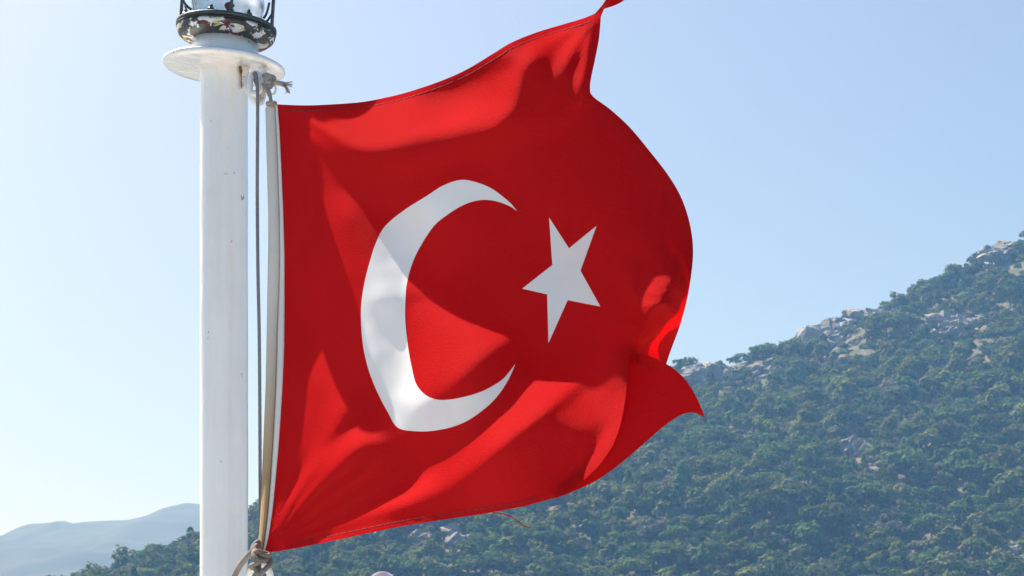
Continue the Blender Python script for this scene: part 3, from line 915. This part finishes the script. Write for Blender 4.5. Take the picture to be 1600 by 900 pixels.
for a in [(505, 190, -0.095, 14, 25), (496, 600, -0.078, 14, 20), (545, 340, -0.118, 16, 20), (575, 430, -0.122, 16, 16), (580, 560, -0.114, 16, 20), (620, 500, -0.12, 18, 14), (690, 520, -0.13, 45, 6), (560, 680, -0.105, 20, 6), (480, 780, -0.075, 12, 16), (510, 820, -0.08, 12, 12), (980, 570, -0.14, 12, 12), (972, 660, -0.14, 14, 10), (1042, 552, 0.06, 8, 50), (1052, 522, 0.06, 8, 50), (1024, 562, 0.03, 7, 40),
          (880, 300, -0.03, 60, 3), (1064, 310, 0.06, 14, 10), (1068, 390, 0.075, 12, 14), (1064, 470, 0.07, 12, 14), (1028, 416, -0.05, 9, 50), (1029, 440, -0.08, 10, 60), (1027, 465, -0.105, 10, 60), (1043, 428, -0.062, 7, 50), (1044, 448, -0.075, 7, 50), (1049, 430, -0.064, 6, 50), (1048, 452, -0.08, 6, 50), (1040, 478, -0.105, 7, 50), (1012, 432, -0.062, 8, 50), (1010, 455, -0.085, 8, 50), (1006, 482, -0.10, 8, 50), (1008, 500, -0.115, 7, 40), (1021, 490, -0.12, 9, 60),
          (880, 760, -0.12, 20, 5)]:
    anchor(*a)
Tc = 0.25 * (Tm[:-1, :-1] + Tm[1:, :-1] + Tm[:-1, 1:] + Tm[1:, 1:])
def solve():
    def A(W): return DT(D(W)) + LAM ** 2 * (LXT(LM2[:, 1:-1] * LX(W)) + LYT(LM2[1:-1] * LY(W))) + ANCH * W
    b = DT(-Tc * 1.0) + ANCH * AV          # moving away from the sun W falls where the cloth is lit
    W = np.zeros(GX.shape); r = b - A(W); p = r.copy(); rs = (r * r).sum()
    for it in range(4000):
        Ap = A(p); al = rs / (p * Ap).sum()
        W += al * p; r -= al * Ap; rn = (r * r).sum()
        if rn < 1e-10 * (b * b).sum(): break
        p = r + rn / rs * p; rs = rn
    return W
WG = solve()
def cubic(t):
    return np.stack([-0.5 * t + t * t - 0.5 * t ** 3, 1 - 2.5 * t * t + 1.5 * t ** 3, 0.5 * t + 2 * t * t - 1.5 * t ** 3, -0.5 * t * t + 0.5 * t ** 3])
def w_at(px, py):
    px = np.asarray(px, float); py = np.asarray(py, float)
    a = np.clip((px - gx[0]) / G, 1, len(gx) - 3); b = np.clip((py - gy[0]) / G, 1, len(gy) - 3)
    i = np.floor(a).astype(int); j = np.floor(b).astype(int)
    cx, cy = cubic(a - i), cubic(b - j)
    out = 0
    for u in range(4):
        for v in range(4):
            out = out + cx[u] * cy[v] * WG[j + v - 1, i + u - 1]
    return out

TOP = [(433, 163), (470, 164.5), (500, 164), (560, 160), (600, 153), (640, 143), (690, 126), (730, 108), (770, 84), (800, 66), (840, 50), (880, 38), (910, 29), (930, 21)]
TIP = [(941, 8), (950, -6), (965, -30), (1010, -36), (990, -12), (968, 5), (944, 14)]
RIGHT = [(939, 26), (936, 60), (930, 92), (924, 120), (922, 136), (926, 150), (955, 172), (985, 200), (1015, 236), (1045, 275), (1065, 310), (1078, 350), (1083, 390), (1080, 430), (1073, 470),
         (1062, 510), (1048, 548), (1040, 572)]
LIP = [(984, 553), (982, 570), (980, 595), (976, 630), (968, 668), (955, 700), (935, 728), (910, 752), (885, 770), (866, 778)]
BOT = [(820, 791), (760, 802), (700, 811), (640, 820), (580, 832), (520, 845), (470, 855), (435, 861.5)]
tp, rt, lp, bt, hs = catmull(TOP, 6), catmull(RIGHT, 6), catmull(LIP, 6), catmull(BOT, 6), catmull(HOIST[::-1], 5)
OUT_A = np.vstack([tp, catmull(TIP, 4), rt, [(1020, 576), (1000, 572)], lp, bt, hs[:-1]])
CRES = catmull([(808, 330), (798, 318), (783, 305), (767, 294), (745, 285), (720, 281), (692, 290), (667, 306), (632, 328), (602, 353), (588, 378), (578, 408), (569, 444), (564, 483), (566, 530), (573, 568),
                (584, 600), (596, 626), (607, 646), (617, 664), (628, 671), (645, 673.5), (667, 674), (690, 671), (710, 666), (731, 657), (749, 645), (767, 630), (781, 614), (795, 592), (805.5, 568)], 4)
CRES2 = catmull([(805.5, 568), (795, 582), (781, 596), (752, 612), (717, 622), (690, 625), (672, 621), (659, 612), (649, 597), (643, 572), (638, 545), (634, 512), (633, 487), (635, 447), (644, 412), (658, 383), (678, 353),
                 (697, 337), (717, 324), (735, 316), (752, 312.5), (768, 313), (784, 317), (798, 323), (808, 330)], 4)
CRES = np.vstack([CRES, CRES2[1:-1]])
def seg_pts(poly, step, closed=True):
    P = np.asarray(poly, float); out = []
    n = len(P)
    for i in range(n if closed else n - 1):
        a, b = P[i], P[(i + 1) % n]
        k = max(1, int(np.linalg.norm(b - a) / step))
        out += [a + (b - a) * j / k for j in range(k)]
    return np.array(out)
STAR = seg_pts([(858, 340), (889, 388), (932, 353), (907, 423), (938, 479), (887, 469), (857, 536), (855, 460), (816, 451), (863, 414)], 5)
def off_line(P, d):
    T = np.gradient(P, axis=0); T /= np.linalg.norm(T, axis=1)[:, None]
    return P + d * np.stack([-T[:, 1], T[:, 0]], -1)
hem_top = off_line(tp, 8.5)[2:-2]
hem_bot = off_line(catmull(np.vstack([[(866, 778)], BOT]), 6), 8.0)[3:-3]

def triangulate(outline, loops, lines, step):
    V = [tuple(p) for p in outline]
    E = [(i, (i + 1) % len(V)) for i in range(len(V))]
    for L in loops:
        o = len(V); V += [tuple(p) for p in L]; E += [(o + i, o + (i + 1) % len(L)) for i in range(len(L))]
    for L in lines:
        o = len(V); V += [tuple(p) for p in L]; E += [(o + i, o + i + 1) for i in range(len(L) - 1)]
    O = np.asarray(outline)
    x0, y0 = O.min(0); x1, y1 = O.max(0)
    xs = np.arange(x0, x1, step); ys = np.arange(y0, y1, step * 0.866)
    X, Y = np.meshgrid(xs, ys); X = X + (np.arange(len(ys)) % 2)[:, None] * step / 2
    d = sdf(outline, X, Y) > -step * 0.45
    for L in loops: d |= np.abs(sdf(L, X, Y)) < step * 0.45
    for L in lines:
        q = np.asarray(L)
        for k in range(0, len(q)): d |= np.hypot(X - q[k, 0], Y - q[k, 1]) < step * 0.5
    V += [(float(a), float(b)) for a, b in zip(X[~d], Y[~d])]
    r = delaunay_2d_cdt([Vector(v) for v in V], E, [], 1, 1e-4)
    return np.array([(v.x, v.y) for v in r[0]]), np.array([list(f) for f in r[2] if len(f) == 3])

flag = empty('flag', tuple(flag_pt(433, 163, 0.0)), 'red flag with white crescent and star billowing in the wind beside the white mast', 'flag')
P2, T2 = triangulate(OUT_A, [CRES, STAR], [hem_top, hem_bot], 5.5)
def smooth_normals(V, Fc):
    n = np.cross(V[Fc[:, 1]] - V[Fc[:, 0]], V[Fc[:, 2]] - V[Fc[:, 0]])
    N = np.zeros_like(V)
    for k in range(3): np.add.at(N, Fc[:, k], n)
    return N / (np.linalg.norm(N, axis=1)[:, None] + 1e-12)
def sheet(P2, T2, w, regions, parent):
    """one surface cut into parts; all parts share the smooth normals of the whole sheet"""
    V = flag_pt(P2[:, 0], P2[:, 1], w)
    nrm = np.cross(V[T2[:, 1]] - V[T2[:, 0]], V[T2[:, 2]] - V[T2[:, 0]])
    flip = (nrm @ np.array([0, -1, 0])) < 0
    T2 = T2.copy(); T2[flip] = T2[flip][:, ::-1]
    N = smooth_normals(V, T2)
    cen = P2[T2].mean(1)
    left = np.ones(len(T2), bool)
    objs = []
    for name, mask, mat in regions:
        mk = (mask(cen[:, 0], cen[:, 1]) & left) if mask is not None else left
        left = left & ~mk
        idx = np.unique(T2[mk]); mp = np.full(len(V), -1); mp[idx] = np.arange(len(idx))
        me = np_mesh(name, V[idx], mp[T2[mk]])
        o = link(name, me, mat, parent)
        me.normals_split_custom_set_from_vertices([tuple(x) for x in N[idx]])
        objs.append(o)
    return objs
def ripple(x, y):
    a = np.arctan2(863 - y, x - 413); d = np.hypot(x - 413, y - 863)
    tens = 0.0034 * np.sin(a * 34 + 1.5 * vnoise(x, y, 90, 33)) * np.exp(-((d - 130) / 110) ** 2) * np.clip(d / 60, 0, 1)
    a2 = np.arctan2(y - 163, x - 433); d2 = np.hypot(x - 433, y - 163)
    tens = tens + 0.0024 * np.sin(a2 * 22) * np.exp(-((d2 - 80) / 60) ** 2)
    a3 = np.arctan2(y - 20, 935 - x); d3 = np.hypot(x - 935, y - 20)
    tens = tens + 0.0042 * np.sin(a3 * 17 + 2 * vnoise(x, y, 60, 34)) * np.exp(-((d3 - 90) / 55) ** 2)
    wr = 0.0016 * np.sin(2 * math.pi * (y + 0.2 * (x - 1030)) / 16 + 1.3 * vnoise(x, y, 25, 35)) * np.exp(-((x - 1034) / 20) ** 2 - ((y - 455) / 42) ** 2)
    st = 0.0014 * np.sin(2 * math.pi * x / 21 + 2 * vnoise(x, y, 70, 36)) * np.exp(-((x - 1035) / 22) ** 2 - ((y - 350) / 60) ** 2)
    return tens + wr + st + 0.0016 * vnoise(x, y, 46, 31) * np.clip((x - 430) / 60, 0, 1) + 0.0007 * vnoise(x * 0.7 + y * 0.5, y * 0.7 - x * 0.5, 19, 32)
wA = w_at(P2[:, 0], P2[:, 1]) + ripple(P2[:, 0], P2[:, 1])
_d = np.min([np.hypot(P2[:, 0] - a, P2[:, 1] - b) for a, b in np.vstack([tp[2:-2], bt[2:-2]])], 0)
wA = wA - 0.0016 * (_d < 7.6)
wA = np.where(np.hypot(P2[:, 0] - 413, P2[:, 1] - 863) < 6, hoist_w(P2[:, 1]), wA)
def near_line(P):
    def f(x, y):
        d = np.full(x.shape, 1e9)
        for (a, b) in P: d = np.minimum(d, np.hypot(x - a, y - b))
        return d
    return f
strip_top = np.vstack([tp[2:-2], hem_top[::-1]]); strip_bot = np.vstack([catmull(np.vstack([[(866, 778)], BOT]), 6)[3:-3], hem_bot[::-1]])
parts = sheet(P2, T2, wA, [('crescent', lambda x, y: sdf(CRES, x, y) < 0, WHITE), ('star', lambda x, y: sdf(STAR, x, y) < 0, WHITE),
                           ('hem', lambda x, y: sdf(strip_top, x, y) < 0, HEM), ('hem', lambda x, y: sdf(strip_bot, x, y) < 0, HEM), ('cloth', None, RED)], flag)

# stitching along the two hems: short raised thread runs
mm = Mat('dark_red_thread'); THREAD = mm.principled((0.10, 0.002, 0.004), 0.8)
for L in (hem_top, hem_bot):
    Q = seg_pts(L, 1.5, closed=False)
    ms = []
    for k in range(0, len(Q) - 7, 7):
        q = Q[k:k + 7]
        ms.append(tube(flag_pt(q[:, 0], q[:, 1], w_at(q[:, 0], q[:, 1]) + ripple(q[:, 0], q[:, 1]) - 0.0006), 0.0007, 5))
    link('stitching', join(ms, 'stitching'), THREAD, flag)

# lower fly corner: the cloth folds back behind the lip and comes forward again to the right
C_TOP = catmull([(984, 551), (1010, 555), (1040, 568), (1060, 582), (1076, 600), (1090, 624), (1102, 653)], 6)
C_BOT = catmull([(1102, 653), (1085, 645), (1065, 648), (1040, 664), (1005, 694), (970, 724), (935, 749), (900, 766), (868, 779)], 6)
C_IN = catmull([(868, 779), (882, 764), (906, 744), (931, 720), (950, 692), (963, 662), (971, 630), (975, 590), (977, 562), (984, 551)], 6)
OUT_C = np.vstack([C_TOP[:-1], C_BOT[:-1], C_IN[:-1]])
PC, TC = triangulate(OUT_C, [], [], 5.5)
def w_c(x, y):
    d = np.full(x.shape, 1e9); wl = np.zeros(x.shape)
    L = lp
    for (a, b) in L:
        q = np.hypot(x - a, y - b); k = q < d
        d = np.where(k, q, d); wl = np.where(k, w_at(a, b), wl)
    m = d * 3.3 / F
    right = np.where(sdf(OUT_A, x, y) < 0, -1.0, 1.0)
    fold = 0.014 * (1 - np.exp(-m / 0.006))
    return wl + 0.010 + fold + 0.45 * m * (right > 0) + 0.003 * np.sin((x * 0.55 + y * 0.85) * 0.045) * np.clip(m / 0.04, 0, 1)
wC = w_c(PC[:, 0], PC[:, 1])
# smooth the sheet a little over its triangles
for _ in range(12):
    acc = np.zeros(len(PC)); cnt = np.zeros(len(PC))
    for a, b in ((0, 1), (1, 2), (2, 0)):
        np.add.at(acc, TC[:, a], wC[TC[:, b]]); np.add.at(acc, TC[:, b], wC[TC[:, a]])
        np.add.at(cnt, TC[:, a], 1); np.add.at(cnt, TC[:, b], 1)
    wC = 0.5 * wC + 0.5 * acc / np.maximum(cnt, 1)
sheet(PC, TC, wC, [('fly_corner', None, RED)], flag)

# the fold itself, joining the lip of the front sheet to the corner behind it
def resample(P, n):
    P = np.asarray(P, float); a = np.concatenate([[0], np.cumsum(np.hypot(*np.diff(P, axis=0).T))]); q = np.linspace(0, a[-1], n)
    return np.stack([np.interp(q, a, P[:, 0]), np.interp(q, a, P[:, 1])], -1)
la, lb = resample(lp, 60), resample(C_IN[::-1], 60)
va = flag_pt(la[:, 0], la[:, 1], w_at(la[:, 0], la[:, 1]))
kn_ = [int(np.argmin(np.hypot(PC[:, 0] - x, PC[:, 1] - y))) for x, y in lb]
vb = flag_pt(PC[kn_, 0], PC[kn_, 1], wC[kn_])
link('fold', np_mesh('fold', np.vstack([va, vb]), [[i, i + 1, 61 + i, 60 + i] for i in range(59)]), RED, flag)

# the fly end curling back out of sight behind the billow
cur = rt[26:]
base = flag_pt(cur[:, 0], cur[:, 1], w_at(cur[:, 0], cur[:, 1]))
rows = [base]
for k in range(1, 9):
    a = k / 8 * 2.3
    rows.append(base + 0.045 * (math.sin(a) * np.array([0.02, 1.0, 0]) + (1 - math.cos(a)) * np.array([SH[0], SH[1], 0])))
B = np.vstack(rows); nb = len(base)
fb = [[i * nb + j, i * nb + j + 1, (i + 1) * nb + j + 1, (i + 1) * nb + j] for i in range(8) for j in range(nb - 1)]
link('fly_end', np_mesh('fly_end', B, fb), RED, flag)

# hoist: white tape next to the red cloth, stained canvas sleeve outside it
hy = np.linspace(163, 862, 110)
hx_r = np.interp(hy, [p[1] for p in HOIST], [p[0] for p in HOIST])
hx_l = np.interp(hy, [163, 168, 300, 333, 380, 500, 600, 640, 700, 800, 862], [419, 414.5, 418, 419, 419, 417, 415, 413.5, 411, 407, 403.5])
hx_m = hx_l + (hx_r - hx_l) * np.interp(hy, [163, 420, 520, 600, 862], [0.80, 0.72, 0.60, 0.60, 0.66])
def strip_mesh(xl, xr, bulge, n, name, w0=0.0):
    V = []
    for i, y in enumerate(hy):
        for k in range(n + 1):
            u = k / n
            b = bulge * math.sin(math.pi * u)
            V.append(flag_pt(xl[i] + (xr[i] - xl[i]) * u, y + 1.2 * math.sin(i * 1.7) * (i == 0), hoist_w(y) + w0 - b))
        if bulge:
            for k in range(n - 1, 0, -1):
                u = k / n
                V.append(flag_pt(xl[i] + (xr[i] - xl[i]) * u, y, hoist_w(y) + w0 + bulge * math.sin(math.pi * u)))
    m = 2 * n if bulge else n + 1
    f = []
    for i in range(len(hy) - 1):
        for k in range(m if bulge else n):
            k2 = (k + 1) % m
            f.append([i * m + k, i * m + k2, (i + 1) * m + k2, (i + 1) * m + k])
    return np_mesh(name, np.array(V), f)
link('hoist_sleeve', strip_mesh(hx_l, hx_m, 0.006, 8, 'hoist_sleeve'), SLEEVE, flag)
link('hoist_tape', strip_mesh(hx_m, hx_r + 0.6, 0.0012, 4, 'hoist_tape'), TAPE, flag)
# loose thread under the bottom hem
th = catmull([(770, 801), (790, 804), (805, 811), (818, 821), (829, 825)], 6)
link('thread', tube([flag_pt(x, y, float(w_at(780, 800)) - 0.004) for x, y in th], 0.0009, 6, name='thread'), RED, flag)

# ------------------------------------------------------------------ halyard, knots
hal = empty('halyard', tuple(at(400, 115, 4.0)), 'thin grey rope hanging from the eye loop down to the knot along the flag', 'rope')
line = catmull([at(405, 140, 4.005), at(397, 122, 3.995), at(398, 114, 3.985), at(401, 122, 3.975), at(402.5, 150, 3.968), at(402.5, 200, 3.965), at(402, 300, 3.962), at(403, 420, 3.958), at(405, 520, 3.955), at(406, 640, 3.95), at(406.5, 760, 3.948), at(407, 830, 3.915), at(406, 850, 3.88)], 30)
link('line', tube(line, 0.0037, 12, name='line', strands=3, pitch=0.022), LINE, hal)
def rope(pts, r, name, mat, parent, n=12, strands=3, pitch=0.02):
    return link(name, tube(catmull(pts, n), r, 10, name=name, strands=strands, pitch=pitch), mat, parent)
# upper tie: lashing round the link, frayed end, thin tail to the flag's top corner
tie = empty('flag_tie', tuple(at(420, 128, 3.98)), 'beige twine lashing with a frayed end tying the flag to the eye loop', 'rope tie')
rope([at(408, 150, 4.0), at(413, 138, 3.985), at(418, 126, 3.975), at(424, 120, 3.975), at(428, 124, 3.98), at(426, 132, 3.985)], 0.0058, 'lashing', TWINE, tie)
rope([at(412, 118, 3.995), at(418, 117, 3.98), at(425, 122, 3.97), at(427, 130, 3.968), at(422, 135, 3.972), at(414, 133, 3.98)], 0.0046, 'lashing', TWINE, tie)
rope([at(420, 118, 3.985), at(426, 126, 3.965), at(424, 136, 3.97), at(419, 137, 3.98)], 0.0032, 'lashing', ROPE, tie)
rope([at(416, 128, 3.975), at(427, 129, 3.968), at(436, 130, 3.966), at(445, 132, 3.965)], 0.0052, 'tail', TWINE, tie)
rope([at(417, 136, 3.975), at(421, 146, 3.965), at(423, 156, 3.93), at(425, 166, 3.912)], 0.0040, 'tail', TWINE, tie)
rope([at(411, 132, 3.98), at(418, 142, 3.968), at(421, 150, 3.96)], 0.0040, 'tail', TWINE, tie)
gf = random.Random(4)
fr = []
for k in range(26):
    a = gf.uniform(-1, 1)
    st = at(440 + gf.uniform(-3, 4), 131 + gf.uniform(-2.5, 2.5), 3.965)
    md = at(448 + gf.uniform(-3, 2), 134 + 5 * a, 3.962 + gf.uniform(-0.01, 0.01))
    en = at(454 + gf.uniform(-9, 4), 137 + 9 * a + gf.uniform(-2, 2), 3.96 + gf.uniform(-0.014, 0.014))
    fr.append(tube(catmull([st, md, en], 4), np.linspace(0.0013, 0.0006, 9), 5))
link('frayed_end', join(fr, 'frayed_end'), TWINE, tie)
rg = [at(426 + 5 * math.cos(a), 139 + 8.5 * math.sin(a), 3.975 + 0.004 * math.sin(a)) for a in ang]
link('thimble', tube(rg, 0.0022, 10, closed=True, name='thimble'), RING_PAINT, tie)
for k, y in enumerate((160.5, 163.5)):
    rr = [at(424 + 7.5 * math.cos(a), y + 1.6 * math.sin(a), 3.912 + 0.008 * math.sin(a)) for a in ang]
    link('whipping', tube(rr, 0.0022, 8, closed=True, name='whipping'), TWINE, tie)

# lower knot and its tail
kn = empty('knot', tuple(at(405, 872, 3.93)), 'grey rope knot holding the bottom corner of the flag beside the mast', 'rope knot')
kp = [
    [(404, 846, 3.945), (398, 851, 3.935), (395, 859, 3.925), (397, 868, 3.915), (404, 866, 3.90), (412, 868, 3.90), (419, 869, 3.91), (420, 865, 3.925)],
    [(420, 866, 3.93), (410, 864, 3.905), (402, 862, 3.895), (397, 867, 3.9), (396, 873, 3.905), (403, 875, 3.893), (413, 876, 3.897), (420, 875, 3.915)],
    [(402, 858, 3.93), (397, 862, 3.905), (398, 870, 3.89), (404, 877, 3.885), (398, 882, 3.89), (393, 884, 3.905), (394, 887, 3.93)],
    [(420, 872, 3.92), (422, 881, 3.905), (415, 889, 3.89), (408, 896, 3.885), (405, 906, 3.89), (404, 922, 3.9)],
    [(398, 883, 3.90), (400, 890, 3.89), (405, 899, 3.885), (410, 909, 3.9), (412, 924, 3.91)],
    [(406, 874, 3.915), (404, 883, 3.90), (405, 893, 3.905), (403, 905, 3.91)]]
for q in kp: rope([at(p[0], p[1], p[2] - 0.07) for p in q], 0.0056, 'turn', ROPE, kn, 10)
tail = catmull([at(402, 852, 3.86), at(396, 860, 3.85), at(388, 868, 3.87), at(378, 880, 3.91), at(370, 893, 3.96), at(364, 908, 3.985), at(360, 926, 4.0), at(362, 945, 4.02)], 12)
link('tail', tube(tail, 0.0062, 12, name='tail', strands=3, pitch=0.024), ROPE, kn)

# white ball-topped rail post at the bottom of the frame
bx, by, bz = at(597, 915.5, 3.75)
post = empty('rail_post', (bx, by, DZ), 'white ball top of a rail post at the bottom edge under the flag', 'post')
rb = 23.0 / F * 3.75
pr = [(rb * math.sin(a) + 1e-4, bz - rb * math.cos(a)) for a in np.linspace(0.55, math.pi, 30)]
Tb = Matrix.Translation((bx, by, 0))
link('ball', lathe(pr, 48, 'ball', M=Tb), PAINT, post)
link('stem', lathe([(0.04, DZ), (0.04, DZ + 0.008), (0.015, DZ + 0.012), (0.0135, bz - rb * 0.8)], 32, 'stem', M=Tb), PAINT, post)
